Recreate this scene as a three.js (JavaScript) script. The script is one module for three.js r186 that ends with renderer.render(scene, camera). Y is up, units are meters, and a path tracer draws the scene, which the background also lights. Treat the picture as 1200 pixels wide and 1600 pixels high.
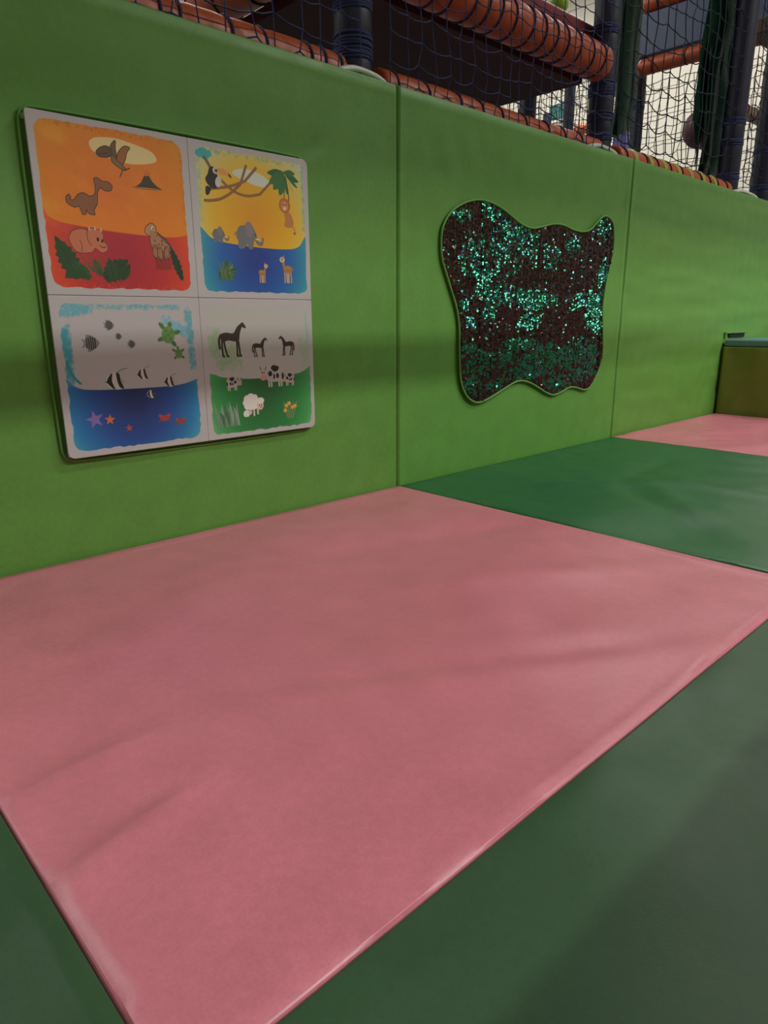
import * as THREE from 'three';
import { mergeGeometries, mergeVertices, toCreasedNormals } from 'three/addons/utils/BufferGeometryUtils.js';
import { RoundedBoxGeometry } from 'three/addons/geometries/RoundedBoxGeometry.js';
import { RectAreaLightUniformsLib } from 'three/addons/lights/RectAreaLightUniformsLib.js';
import { createNoise2D } from 'simplex-noise';
RectAreaLightUniformsLib.init();

// ---------------------------------------------------------------- camera, exposure
const scene = new THREE.Scene();
scene.background = new THREE.Color(0x000000);
const renderer = new THREE.WebGLRenderer({ antialias: true });
renderer.toneMapping = THREE.LinearToneMapping;
renderer.toneMappingExposure = 1.17;
renderer.shadowMap.enabled = true;
const camera = new THREE.PerspectiveCamera(73.40, 1200 / 1600, 0.02, 60);
camera.position.set(-1.3518, 0.4594, 1.3681);
camera.rotation.order = 'YXZ';
camera.rotation.set(-0.27338, -0.75822, -0.0044);
scene.add(camera);

// ---------------------------------------------------------------- lamps of the hall: ceiling battens, each a tube and an area light
// [x, y, z, length, width, intensity, runs along z]
const BATTENS = [
  [2.0, 4.30, 5.2, 3.0, 0.045, 360, 0, 0.6],
  [3.0, 4.40, 2.7, 2.4, 0.16, 78, 0, 0],
  [-3.2, 4.40, 3.2, 2.4, 0.16, 7, 0, 0],
  [1.2, 4.40, -3.6, 2.4, 0.16, 52, 0, 0],
  [-2.6, 4.40, -3.6, 2.4, 0.16, 52, 0, 0],
  [5.3, 4.40, -1.2, 2.4, 0.16, 62, 1, 0],
  [5.3, 4.40, -4.2, 2.4, 0.16, 62, 1, 0],
];

// ---------------------------------------------------------------- helpers
let seed = 7;
const rnd = () => { seed = (seed + 0x6d2b79f5) | 0; let t = Math.imul(seed ^ (seed >>> 15), 1 | seed); t = (t + Math.imul(t ^ (t >>> 7), 61 | t)) ^ t; return ((t ^ (t >>> 14)) >>> 0) / 4294967296; };
const jit = (a) => (rnd() * 2 - 1) * a;
const n2 = createNoise2D(rnd), n2b = createNoise2D(rnd);
const V = (x, y, z) => new THREE.Vector3(x, y, z);
const taken = new Map();
function numbered(name) { const k = taken.get(name) ?? 0; taken.set(name, k + 1); return k ? name + '_' + String(k).padStart(3, '0') : name; }
function thing(name, label, category, group) {
  const g = new THREE.Group(); g.name = numbered(name); g.userData = { label, category };
  if (group) g.userData.group = group;
  scene.add(g); return g;
}
function part(name, geo, mat, parent) {
  const m = new THREE.Mesh(geo, mat); m.name = name; m.castShadow = m.receiveShadow = true; parent.add(m); return m;
}
function single(name, label, category, geo, mat, group) {
  const m = part(numbered(name), geo, mat, scene); m.userData = { label, category }; if (group) m.userData.group = group; return m;
}
function structure(name, geo, mat) { const m = part(name, geo, mat, scene); m.userData = { kind: 'structure' }; return m; }
const box = (x0, x1, y0, y1, z0, z1) => new THREE.BoxGeometry(x1 - x0, y1 - y0, z1 - z0).translate((x0 + x1) / 2, (y0 + y1) / 2, (z0 + z1) / 2);
const rbox = (x0, x1, y0, y1, z0, z1, r = 0.01, s = 3) => new RoundedBoxGeometry(x1 - x0, y1 - y0, z1 - z0, s, r).translate((x0 + x1) / 2, (y0 + y1) / 2, (z0 + z1) / 2);
const lin = (r, g, b) => new THREE.Color().setRGB(r, g, b);
const smooth = (a, b, x) => { const t = Math.min(1, Math.max(0, (x - a) / (b - a))); return t * t * (3 - 2 * t); };

// ---------------------------------------------------------------- textures: fine vinyl grain and broad tone patches
function dataTex(n, f, srgb) {
  const d = new Uint8Array(n * n * 4);
  for (let y = 0; y < n; y++) for (let x = 0; x < n; x++) { const c = f(x, y); for (let k = 0; k < 3; k++) d[(y * n + x) * 4 + k] = Math.max(0, Math.min(255, Array.isArray(c) ? c[k] : c)); d[(y * n + x) * 4 + 3] = 255; }
  const t = new THREE.DataTexture(d, n, n); t.wrapS = t.wrapT = THREE.RepeatWrapping; t.magFilter = THREE.LinearFilter; t.minFilter = THREE.LinearMipmapLinearFilter; t.generateMipmaps = true;
  if (srgb) t.colorSpace = THREE.SRGBColorSpace; t.needsUpdate = true; return t;
}
// periodic noise: blends four shifted copies so that the tile repeats without a seam
const per = (fn, n, s) => (x, y) => { const u = x / n, v = y / n; const a = (i, j) => fn((x - i * n) * s, (y - j * n) * s); return a(0, 0) * (1 - u) * (1 - v) + a(1, 0) * u * (1 - v) + a(0, 1) * (1 - u) * v + a(1, 1) * u * v; };
const g1 = per(n2, 256, 0.35), g2 = per(n2b, 256, 0.09);
const grainBump = dataTex(256, (x, y) => 128 + 55 * g1(x, y) + 45 * g2(x, y));
grainBump.repeat.set(9, 9);
const h1 = per(n2, 512, 0.02), h2 = per(n2b, 512, 0.11), h3 = per(n2, 512, 0.5);
const toneMap = dataTex(512, (x, y) => 238 + 7 * h1(x, y) + 5 * h2(x, y) + 8 * h3(x, y), true);
toneMap.repeat.set(0.9, 0.9);
const roughMap = dataTex(256, (x, y) => 215 + 22 * per(n2b, 256, 0.03)(x, y) + 14 * g2(x, y));
roughMap.repeat.set(1.3, 1.3);

const vinyl = (hex, rough = 0.5, extra = {}) => new THREE.MeshPhysicalMaterial({ color: new THREE.Color(hex), map: toneMap, roughness: rough, roughnessMap: roughMap, bumpMap: grainBump, bumpScale: 0.00012, ...extra });
const M = {
  wallGreen: vinyl(0x6ba747, 0.62),
  oliveGreen: vinyl(0x7d8f38, 0.6),
  pink: vinyl(0xf08e9e, 0.42),
  matGreen: vinyl(0x2f7043, 0.46),
  matDark: vinyl(0x385c3a, 0.54),
  teal: vinyl(0x6b9aa0, 0.5),
  orange: vinyl(0xc45522, 0.55),
  orangeFar: vinyl(0xe0713c, 0.5),
  navy: vinyl(0x1e2039, 0.6),
  purple: vinyl(0x6a62b8, 0.5),
  maroon: vinyl(0x6d3d44, 0.5),
  brown: vinyl(0x8d6a55, 0.5),
  red: vinyl(0x93262a, 0.5),
  blue: vinyl(0x45567a, 0.55),
  deck: new THREE.MeshStandardMaterial({ color: 0x4a2024, roughness: 0.85 }),
  deckOlive: new THREE.MeshStandardMaterial({ color: 0x5a4c38, roughness: 0.85 }),
  yellowTape: vinyl(0xb9b24a, 0.5),
  cordBlue: new THREE.MeshStandardMaterial({ color: 0x2e3864, roughness: 0.8 }),
  cordDark: new THREE.MeshStandardMaterial({ color: 0x181b30, roughness: 0.85 }),
  white: new THREE.MeshStandardMaterial({ color: 0xd9d8d2, roughness: 0.4 }),
  steel: new THREE.MeshStandardMaterial({ color: 0x9a9da1, roughness: 0.35, metalness: 0.9 }),
  black: new THREE.MeshStandardMaterial({ color: 0x15181a, roughness: 0.9 }),
  ball: new THREE.MeshPhysicalMaterial({ color: 0x9ccb2e, roughness: 0.35 }),
  foil: new THREE.MeshStandardMaterial({ color: 0x0b3a29, roughness: 0.22, metalness: 0.65 }),
  backing: new THREE.MeshStandardMaterial({ color: 0x3a1d20, roughness: 0.9 }),
  lampWhite: new THREE.MeshStandardMaterial({ color: 0xe8e8e8, roughness: 0.5 }),
  glow: new THREE.MeshStandardMaterial({ color: 0xffffff, emissive: 0xffffff, emissiveIntensity: 4 }),
};

// ---------------------------------------------------------------- hall shell
const cream = new THREE.MeshStandardMaterial({ color: 0xe6e1d2, roughness: 0.85, map: toneMap });
const carpet = new THREE.MeshStandardMaterial({ color: 0x5f666e, roughness: 0.95, map: toneMap });
const ceilMat = new THREE.MeshStandardMaterial({ color: 0xa8a8a6, roughness: 0.9, map: toneMap });
const X0 = -6, X1 = 7.2, Z0 = -6, Z1 = 7.5, FY = -0.05, CY = 4.7;
structure('floor', box(X0, X1, FY - 0.1, FY, Z0, Z1), carpet);
structure('ceiling', box(X0 - 0.2, X1 + 0.2, CY, CY + 0.15, Z0 - 0.2, Z1 + 0.2), ceilMat);
const wallBack = structure('wall_back', box(X0 - 0.2, X1 + 0.2, FY - 0.1, CY, Z0 - 0.2, Z0), cream);
const wallRight = structure('wall_right', box(X1, X1 + 0.2, FY - 0.1, CY, Z0, Z1), cream);
structure('ceiling_beam', box(X0, X1, 3.748, CY, 4.24, 4.40), ceilMat);
structure('wall_left', box(X0 - 0.2, X0, FY - 0.1, CY, Z0, Z1), cream);
structure('wall_front', box(X0 - 0.2, X1 + 0.2, FY - 0.1, CY, Z1, Z1 + 0.2), cream);
// cladding boards on the far walls
for (let k = 0; k < 17; k++) {
  const y0 = FY + 0.28 * k, y1 = Math.min(CY, y0 + 0.272);
  part('cladding_board', box(X1 - 0.018, X1, y0, y1, Z0, Z1), cream, wallRight);
  part('cladding_board', box(X0, X1 - 0.02, y0, y1, Z0, Z0 + 0.018), cream, wallBack);
}

BATTENS.forEach(([x, y, z, len, w, I, turned, tilt], i) => {
  const t = thing('ceiling_batten_lamp', ['long white batten lamp hung beyond the bare steel rail', 'white batten lamp above the toddler mats', 'white batten lamp toward the left hall wall', 'white batten lamp by the back hall wall behind the platform', 'white batten lamp by the back hall wall at its left end', 'white batten lamp near the far cream wall beside the blue panel', 'white batten lamp in the far back corner of the hall'][i], 'lamp', 'hall ceiling lamps');
  const g = new THREE.Group();
  t.position.set(x, y, z); if (turned) t.rotation.y = Math.PI / 2; if (tilt) t.rotation.x = tilt;
  part('housing', rbox(-len / 2 - 0.03, len / 2 + 0.03, 0.012, 0.07, -w / 2 - 0.02, w / 2 + 0.02, 0.01), M.lampWhite, t);
  part('diffuser', box(-len / 2, len / 2, 0, 0.012, -w / 2, w / 2), M.glow, t);
  const L = new THREE.RectAreaLight(0xfffcf6, I, len, w); L.rotation.x = -Math.PI / 2; L.position.y = -0.003; L.castShadow = true; t.add(L);
  for (const s of [-1, 1]) part('hanger', new THREE.CylinderGeometry(0.006, 0.006, CY - y - 0.06, 6).translate(s * len * 0.4, 0.06 + (CY - y - 0.06) / 2, 0).rotateX(-(tilt || 0)), M.steel, t);
});

// ---------------------------------------------------------------- padded slabs (panels and mats)
// a slab in x-y with its face at z = thick, rounded edges, face pushed by disp(x, y)
function axis(a, b, r, step) {
  const e = [0, 0.12, 0.3, 0.55, 0.8, 1].map((q) => q * r), n = Math.max(2, Math.round((b - a - 2 * r) / step)), out = [...e.map((q) => a + q)];
  for (let i = 1; i < n; i++) out.push(a + r + ((b - a - 2 * r) * i) / n);
  return out.concat(e.reverse().map((q) => b - q));
}
function slab(x0, x1, y0, y1, thick, r, step, disp) {
  const xs = axis(x0, x1, r, step), ys = axis(y0, y1, r, step), nx = xs.length, ny = ys.length, pos = [], uv = [], idx = [];
  const drop = (d) => (d >= r ? 0 : r - Math.sqrt(Math.max(0, r * r - (r - d) ** 2)));
  for (let j = 0; j < ny; j++) for (let i = 0; i < nx; i++) {
    const x = xs[i], y = ys[j], dx = Math.min(x - x0, x1 - x), dy = Math.min(y - y0, y1 - y);
    const z = thick - Math.min(r, Math.hypot(drop(dx), drop(dy))) + disp(x, y) * smooth(0, 0.03, Math.min(dx, dy) + 0.006);
    pos.push(x, y, z); uv.push(x, y);
  }
  for (let j = 0; j < ny - 1; j++) for (let i = 0; i < nx - 1; i++) { const a = j * nx + i; idx.push(a, a + 1, a + nx + 1, a, a + nx + 1, a + nx); }
  // sides and back
  const ring = [];
  for (let i = 0; i < nx; i++) ring.push(i);
  for (let j = 1; j < ny; j++) ring.push(j * nx + nx - 1);
  for (let i = nx - 2; i >= 0; i--) ring.push((ny - 1) * nx + i);
  for (let j = ny - 2; j > 0; j--) ring.push(j * nx);
  const base = pos.length / 3;
  for (const k of ring) { pos.push(pos[k * 3], pos[k * 3 + 1], 0); uv.push(uv[k * 2] + 0.01, uv[k * 2 + 1] + 0.01); }
  const n = ring.length, c = pos.length / 3; pos.push((x0 + x1) / 2, (y0 + y1) / 2, 0); uv.push(0, 0);
  for (let i = 0; i < n; i++) { const a = ring[i], b = ring[(i + 1) % n], p = base + i, q = base + ((i + 1) % n); idx.push(a, p, q, a, q, b, c, q, p); }
  const g = new THREE.BufferGeometry(); g.setAttribute('position', new THREE.Float32BufferAttribute(pos, 3)); g.setAttribute('uv', new THREE.Float32BufferAttribute(uv, 2)); g.setIndex(idx);
  return toCreasedNormals(g, 1.0);
}
// raised or sunk folds along line segments [x1, y1, x2, y2, width, height]
function folds(list) {
  return (x, y) => {
    let s = 0;
    for (const [ax, ay, bx, by, w, h] of list) {
      const vx = bx - ax, vy = by - ay, t = ((x - ax) * vx + (y - ay) * vy) / (vx * vx + vy * vy), tc = Math.min(1, Math.max(0, t));
      const d = Math.hypot(x - ax - vx * tc, y - ay - vy * tc), fade = 1 - smooth(0.35, 1, Math.abs(2 * tc - 1)) * 0.75;
      s += h * Math.exp(-(d * d) / (w * w)) * fade;
    }
    return s;
  };
}

// ---------------------------------------------------------------- wall panels: face at z = 0
const H = 1.02, PT = 0.05;
function panel(label, x0, x1, disp) {
  const t = thing('wall_cushion', label, 'wall panel', 'green padded panels along the wall');
  t.position.set(0, 0, -PT);
  part('cover', slab(x0, x1, FY, H, PT, 0.009, 0.018, disp), M.wallGreen, t);
  return t;
}
const f1 = folds([[-0.30, 0.815, -0.24, 0.87, 0.012, -0.003], [-0.292, 0.80, -0.22, 0.83, 0.01, 0.0015], [-0.91, 0.80, -1.0, 0.84, 0.015, -0.003], [-0.29, 0.22, -0.22, 0.28, 0.012, -0.0025], [-0.285, 0.205, -0.2, 0.2, 0.012, 0.0015]]);
const panel1 = panel('green padded wall panel that holds the four-picture board', -1.215, -0.002, (x, y) => -0.004 + 0.0022 * n2(x * 2.1, y * 2.4) + f1(x, y));
const f2 = folds([[0.20, 0.95, 0.28, 0.83, 0.02, -0.0025], [0.09, 0.95, 0.19, 0.80, 0.02, -0.002], [0.30, 0.97, 0.36, 0.88, 0.015, -0.002], [1.12, 0.80, 1.18, 0.90, 0.015, -0.002]]);
const panel2 = panel('green padded wall panel that holds the sequin patch', 0.002, 1.209, (x, y) => -0.004 + 0.0022 * n2(x * 1.9 + 7, y * 2.2) + f2(x, y));
const panel3 = panel('plain green padded wall panel above the far pink mat', 1.213, 3.1, (x, y) => -0.006 + 0.003 * n2(x * 0.9, y * 7 + 3) + 0.0018 * n2b(x * 1.6, y * 15));

// ---------------------------------------------------------------- floor mats: top at y = 0
function mat(label, x0, x1, z0, z1, m, disp) {
  const t = thing('floor_mat', label, 'floor mat', 'vinyl floor mats');
  t.position.set(0, FY, 0);
  part('cover', slab(x0, x1, -z1, -z0, -FY, 0.003, 0.016, (x, y) => disp(x, -y)).rotateX(-Math.PI / 2), m, t);
  return t;
}
const fp = folds([[-1.235, 0.686, -1.06, 0.675, 0.014, 0.0075], [-1.235, 0.836, -1.06, 0.795, 0.015, 0.0095], [-1.0, 0.63, -0.33, 1.02, 0.028, -0.0055], [-0.95, 0.70, -0.40, 1.0, 0.03, 0.0035], [-0.6, 0.30, -0.05, 0.47, 0.045, -0.005], [-0.55, 0.55, -0.05, 0.85, 0.045, 0.005]]);
mat('large pink vinyl floor mat in the foreground below the picture board', -1.2335, -0.001, 0.004, 1.0555, M.pink, (x, z) => 0.0045 * n2(x * 1.5 + 3, z * 2.1) + 0.0018 * n2b(x * 4, z * 4) + fp(x, z) - 0.002);
const fg = folds([[0.12, 0.86, 0.50, 0.42, 0.035, -0.008], [0.16, 0.90, 0.60, 0.44, 0.03, 0.005], [0.50, 0.42, 0.95, 0.36, 0.03, -0.005], [0.28, 0.25, 0.62, 0.55, 0.03, 0.005], [0.6, 0.9, 0.62, 0.5, 0.03, 0.005]]);
mat('green vinyl floor mat below the sequin patch', 0.001, 1.2095, 0.004, 1.0555, M.matGreen, (x, z) => 0.005 * n2(x * 2 + 11, z * 2) + 0.0015 * n2b(x * 5, z * 5) + fg(x, z) - 0.002);
mat('far pink vinyl floor mat in front of the green soft step', 1.2115, 2.222, 0.004, 1.0555, M.pink, (x, z) => 0.005 * n2(x * 2.4 + 1, z * 3.0) + 0.002 * n2b(x * 6, z * 6) + folds([[1.45, 0.5, 1.9, 0.33, 0.03, -0.004]])(x, z));
const fd = folds([[-1.5, 0.85, -1.24, 0.80, 0.03, 0.008]]);
mat('dark green vinyl floor mat at the lower left beside the pink mat', -2.45, -1.2355, 0.004, 1.0555, M.matDark, (x, z) => 0.004 * n2(x * 2 + 5, z * 2) + fd(x, z));
mat('dark green vinyl floor mat at the lower right along the pink mat', -1.2335, -0.001, 1.0575, 2.1, M.matDark, (x, z) => 0.007 * n2(x * 2.2 + 9, z * 2.2) - 0.001);
mat('pink vinyl floor mat outside the right edge of the view', 0.001, 1.2095, 1.0575, 2.1, M.pink, (x, z) => 0.004 * n2(x * 2 + 15, z * 2));
mat('pink vinyl floor mat behind the camera on the left', -2.45, -1.2355, 1.0575, 2.1, M.pink, (x, z) => 0.004 * n2(x * 2 + 19, z * 2));

// ---------------------------------------------------------------- soft step at the far end
{
  const t = thing('soft_step', 'low green padded step block with a pale teal top at the far end', 'soft step');
  t.position.set(2.227, FY, 0);
  const g = slab(0, 1.25, FY - FY, 0.375, 0.5, 0.012, 0.02, (x, y) => -0.004 + 0.006 * n2(x * 5, y * 1.2) * smooth(0.0, 0.3, y + 0.1) + 0.003 * n2b(x * 9, y * 2));
  g.rotateY(-Math.PI / 2).translate(0.5, 0, 0.004);      // face toward -x, running along +z
  part('body', g, M.oliveGreen, t);
  part('top_pad', rbox(0.006, 0.5, 0.376, 0.409, 0.006, 1.25, 0.01), M.teal, t);
}
// slot in the third panel just above the step
part('slot', rbox(2.30, 2.50, 0.366, 0.384, 0.0005 + PT - 0.006, PT + 0.001, 0.002), M.black, panel3);
part('slot_welt', rbox(2.255, 2.52, 0.385, 0.393, PT - 0.006, PT + 0.006, 0.003), M.wallGreen, panel3);
part('slot_welt', rbox(2.247, 2.256, 0.36, 0.393, PT - 0.006, PT + 0.005, 0.003), M.wallGreen, panel3);

// ---------------------------------------------------------------- the four-picture board (flat print on four tiles)
const BL = -0.899, BR = -0.303, BT = 0.806, BB = 0.203, BW = BR - BL, BH = BT - BB;
function printArt() {
  const N = 1600, cv = document.createElement('canvas'); cv.width = cv.height = N;
  const c = cv.getContext('2d'); c.scale(N, N); c.lineCap = 'round'; c.lineJoin = 'round';
  c.fillStyle = '#c5c2c1'; c.fillRect(0, 0, 1, 1);
  const poly = (pts, fill) => { c.beginPath(); pts.forEach(([x, y], i) => (i ? c.lineTo(x, y) : c.moveTo(x, y))); c.closePath(); if (fill) { c.fillStyle = fill; c.fill(); } };
  // smooth closed outline through points
  const blob = (pts, fill, stroke, w) => {
    const n = pts.length, q = (i) => pts[(i + n) % n]; c.beginPath(); c.moveTo(...pts[0]);
    for (let i = 0; i < n; i++) { const p0 = q(i - 1), p1 = q(i), p2 = q(i + 1), p3 = q(i + 2), k = 0.15; c.bezierCurveTo(p1[0] + (p2[0] - p0[0]) * k, p1[1] + (p2[1] - p0[1]) * k, p2[0] - (p3[0] - p1[0]) * k, p2[1] - (p3[1] - p1[1]) * k, p2[0], p2[1]); }
    c.closePath(); if (fill) { c.fillStyle = fill; c.fill(); } if (stroke) { c.strokeStyle = stroke; c.lineWidth = w || 0.002; c.stroke(); }
  };
  const line = (pts, col, w) => { c.beginPath(); c.moveTo(...pts[0]); if (pts.length === 3) c.quadraticCurveTo(...pts[1], ...pts[2]); else for (let i = 1; i < pts.length; i++) { const a = pts[i], b = pts[i + 1]; if (b && i < pts.length - 2) c.quadraticCurveTo(a[0], a[1], (a[0] + b[0]) / 2, (a[1] + b[1]) / 2); else c.lineTo(...a); } c.strokeStyle = col; c.lineWidth = w; c.stroke(); };
  const el = (x, y, rx, ry, fill, rot = 0) => { c.beginPath(); c.ellipse(x, y, rx, ry, rot, 0, 7); c.fillStyle = fill; c.fill(); };
  const rough = (x0, y0, x1, y1, r, wob) => { // hand-painted rounded frame
    const pts = [], put = (x, y) => pts.push([x + n2(x * 30, y * 30) * wob, y + n2b(x * 30, y * 30) * wob]);
    const K = 24; for (let i = 0; i <= K; i++) put(x0 + r + (x1 - x0 - 2 * r) * i / K, y0); for (let i = 1; i < 6; i++) put(x1 - r + r * Math.sin(i * 0.262), y0 + r - r * Math.cos(i * 0.262));
    for (let i = 0; i <= K; i++) put(x1, y0 + r + (y1 - y0 - 2 * r) * i / K); for (let i = 1; i < 6; i++) put(x1 - r + r * Math.cos(i * 0.262), y1 - r + r * Math.sin(i * 0.262));
    for (let i = 0; i <= K; i++) put(x1 - r - (x1 - x0 - 2 * r) * i / K, y1); for (let i = 1; i < 6; i++) put(x0 + r - r * Math.sin(i * 0.262), y1 - r + r * Math.cos(i * 0.262));
    for (let i = 0; i <= K; i++) put(x0, y1 - r - (y1 - y0 - 2 * r) * i / K); for (let i = 1; i < 6; i++) put(x0 + r - r * Math.cos(i * 0.262), y0 + r - r * Math.sin(i * 0.262));
    return pts;
  };
  const clip = (pts, f) => { c.save(); poly(pts); c.clip(); f(); c.restore(); };
  const ground = (top, y1, x0, x1, fill) => { c.beginPath(); c.moveTo(x0, y1); c.lineTo(x0, top[0][1]); for (let i = 0; i < top.length - 1; i++) { const a = top[i], b = top[i + 1]; c.quadraticCurveTo(a[0], a[1], (a[0] + b[0]) / 2, (a[1] + b[1]) / 2); } c.lineTo(...top[top.length - 1]); c.lineTo(x1, y1); c.closePath(); c.fillStyle = fill; c.fill(); };
  const radial = (x, y, r0, r1, stops) => { const g = c.createRadialGradient(x, y, r0, x, y, r1); stops.forEach(([p, k]) => g.addColorStop(p, k)); return g; };
  const speck = (n, f, col, s) => { for (let i = 0; i < n; i++) { const [x, y] = f(); c.globalAlpha = 0.15 + rnd() * 0.4; el(x, y, s * (0.4 + rnd()), s * (0.3 + rnd() * 0.6), col, rnd() * 3); } c.globalAlpha = 1; };
  const along = (x0, y0, x1, y1, w) => () => { const t = rnd(); return [x0 + (x1 - x0) * t + jit(w), y0 + (y1 - y0) * t + jit(w)]; };

  // ---- upper left: orange land of dinosaurs
  clip(rough(0.020, 0.018, 0.478, 0.477, 0.035, 0.003), () => {
    c.fillStyle = radial(0.25, 0.22, 0.02, 0.34, [[0, '#ef7f2b'], [0.55, '#f08c22'], [1, '#e39a1c']]); c.fillRect(0, 0, 0.5, 0.5);
    for (let i = 0; i < 8; i++) el(0.06 + jit(0.02), 0.05 + jit(0.012), 0.02 + i * 0.005, 0.012 + i * 0.003, 'rgba(255,196,60,0.05)', 0.3);
    ground([[0.018, 0.25], [0.03, 0.288], [0.126, 0.301], [0.265, 0.311], [0.42, 0.313], [0.47, 0.303], [0.48, 0.296]], 0.5, 0.01, 0.49, radial(0.25, 0.38, 0.03, 0.25, [[0, '#b32a3c'], [0.5, '#c83438'], [1, '#e8552f']]));
    for (let i = 0; i < 90; i++) { c.globalAlpha = 0.05; el(rnd() * 0.5, rnd() * 0.3, 0.02 + rnd() * 0.04, 0.01 + rnd() * 0.02, rnd() < 0.5 ? '#ffb63c' : '#d86a1c', rnd()); } c.globalAlpha = 1;
    speck(120, along(0.03, 0.025, 0.46, 0.025, 0.006), '#c96f16', 0.004); speck(60, along(0.03, 0.47, 0.45, 0.47, 0.006), '#ee6b3a', 0.004); speck(60, along(0.474, 0.05, 0.474, 0.28, 0.004), '#d07a1a', 0.004);
  });
  blob([[0.176, 0.062], [0.2, 0.046], [0.26, 0.040], [0.33, 0.05], [0.375, 0.062], [0.39, 0.085], [0.36, 0.098], [0.30, 0.106], [0.23, 0.098], [0.185, 0.085]], '#f3dc9a');
  // flying reptile
  blob([[0.236, 0.085], [0.243, 0.06], [0.258, 0.046], [0.256, 0.07], [0.258, 0.09], [0.25, 0.1]], '#7a5b3a', '#3a2b20', 0.0022);
  blob([[0.256, 0.1], [0.266, 0.075], [0.285, 0.058], [0.303, 0.06], [0.292, 0.075], [0.285, 0.095], [0.275, 0.11], [0.262, 0.112]], '#a86a30', '#3a2b20', 0.0022);
  blob([[0.238, 0.085], [0.25, 0.092], [0.262, 0.104], [0.278, 0.116], [0.286, 0.124], [0.274, 0.127], [0.256, 0.118], [0.242, 0.108]], '#8a7248', '#3a2b20', 0.002);
  blob([[0.194, 0.087], [0.204, 0.075], [0.222, 0.066], [0.238, 0.068], [0.244, 0.082], [0.236, 0.094], [0.216, 0.098], [0.2, 0.097]], '#6e5236', '#3a2b20', 0.002);
  line([[0.2, 0.09], [0.215, 0.09], [0.23, 0.084]], '#2c2018', 0.002); line([[0.274, 0.124], [0.27, 0.135], [0.262, 0.147]], '#4b3826', 0.003); line([[0.282, 0.122], [0.29, 0.124], [0.296, 0.118]], '#4b3826', 0.003);
  // volcano
  poly([[0.311, 0.169], [0.33, 0.155], [0.343, 0.133], [0.351, 0.135], [0.358, 0.131], [0.368, 0.148], [0.385, 0.162], [0.40, 0.168]], '#4a3b30'); line([[0.302, 0.17], [0.35, 0.176], [0.398, 0.169]], '#7d7a3a', 0.003);
  line([[0.346, 0.13], [0.343, 0.12]], '#d4502a', 0.002); line([[0.352, 0.13], [0.354, 0.115]], '#d4502a', 0.002); line([[0.357, 0.13], [0.364, 0.121]], '#d4502a', 0.002);
  // long-necked dinosaur
  const bro = '#96603f', ol = '#4d2f22';
  blob([[0.098, 0.214], [0.088, 0.222], [0.09, 0.238], [0.11, 0.248], [0.125, 0.245], [0.132, 0.265], [0.143, 0.264], [0.146, 0.252], [0.152, 0.262], [0.17, 0.264], [0.17, 0.25], [0.182, 0.23], [0.186, 0.20], [0.196, 0.186], [0.21, 0.192], [0.228, 0.19], [0.234, 0.176], [0.222, 0.166], [0.205, 0.166], [0.19, 0.158], [0.178, 0.162], [0.18, 0.182], [0.176, 0.205], [0.16, 0.212], [0.142, 0.205], [0.124, 0.212], [0.112, 0.226], [0.1, 0.228], [0.103, 0.22]], bro, ol, 0.0022);
  // leaves and horned dinosaur
  blob([[0.083, 0.335], [0.095, 0.315], [0.122, 0.306], [0.145, 0.31], [0.155, 0.302], [0.172, 0.306], [0.182, 0.306], [0.19, 0.32], [0.188, 0.336], [0.2, 0.35], [0.196, 0.366], [0.178, 0.372], [0.16, 0.36], [0.15, 0.372], [0.118, 0.376], [0.098, 0.37], [0.088, 0.355]], '#cf7a58', '#6b3526', 0.002);
  line([[0.142, 0.31], [0.132, 0.336], [0.15, 0.352]], '#6b3526', 0.002); line([[0.115, 0.34], [0.122, 0.352], [0.118, 0.37]], '#6b3526', 0.002); el(0.171, 0.334, 0.004, 0.006, '#2c1812'); el(0.184, 0.338, 0.003, 0.005, '#2c1812'); line([[0.176, 0.352], [0.185, 0.36], [0.194, 0.354]], '#2c1812', 0.002);
  for (const [x, y] of [[0.148, 0.306], [0.166, 0.304], [0.184, 0.306]]) poly([[x - 0.004, y + 0.004], [x, y - 0.012], [x + 0.004, y + 0.004]], '#e2b08c');
  const frond = (ax, ay, bx, by, w, col) => { const dx = bx - ax, dy = by - ay, L = Math.hypot(dx, dy), nx = -dy / L, ny = dx / L, P = [], Q = []; for (let i = 0; i <= 14; i++) { const t = i / 14, h = w * Math.sin(Math.PI * Math.min(1, 0.12 + t * 0.88)) * (i % 2 ? 1 : 0.72); P.push([ax + dx * t + nx * h, ay + dy * t + ny * h]); Q.unshift([ax + dx * t - nx * h, ay + dy * t - ny * h]); } poly(P.concat(Q), col); line([[ax, ay], [bx, by]], 'rgba(20,30,15,0.6)', 0.0015); };
  frond(0.1, 0.45, 0.042, 0.332, 0.034, '#2f4d2c'); frond(0.135, 0.45, 0.08, 0.40, 0.022, '#365a31'); poly([[0.057, 0.451], [0.131, 0.449], [0.118, 0.425], [0.066, 0.42]], '#31502d');
  frond(0.18, 0.45, 0.262, 0.388, 0.035, '#2b4729'); frond(0.21, 0.45, 0.2, 0.385, 0.022, '#304e2c'); frond(0.235, 0.45, 0.268, 0.40, 0.016, '#2d4a2a'); frond(0.17, 0.44, 0.15, 0.39, 0.016, '#4b5a34');
  for (let i = 0; i < 9; i++) line([[0.145, 0.43], [0.12 + i * 0.008, 0.4], [0.11 + i * 0.01, 0.378 + (i % 3) * 0.008]], '#5c5f38', 0.0025);
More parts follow.
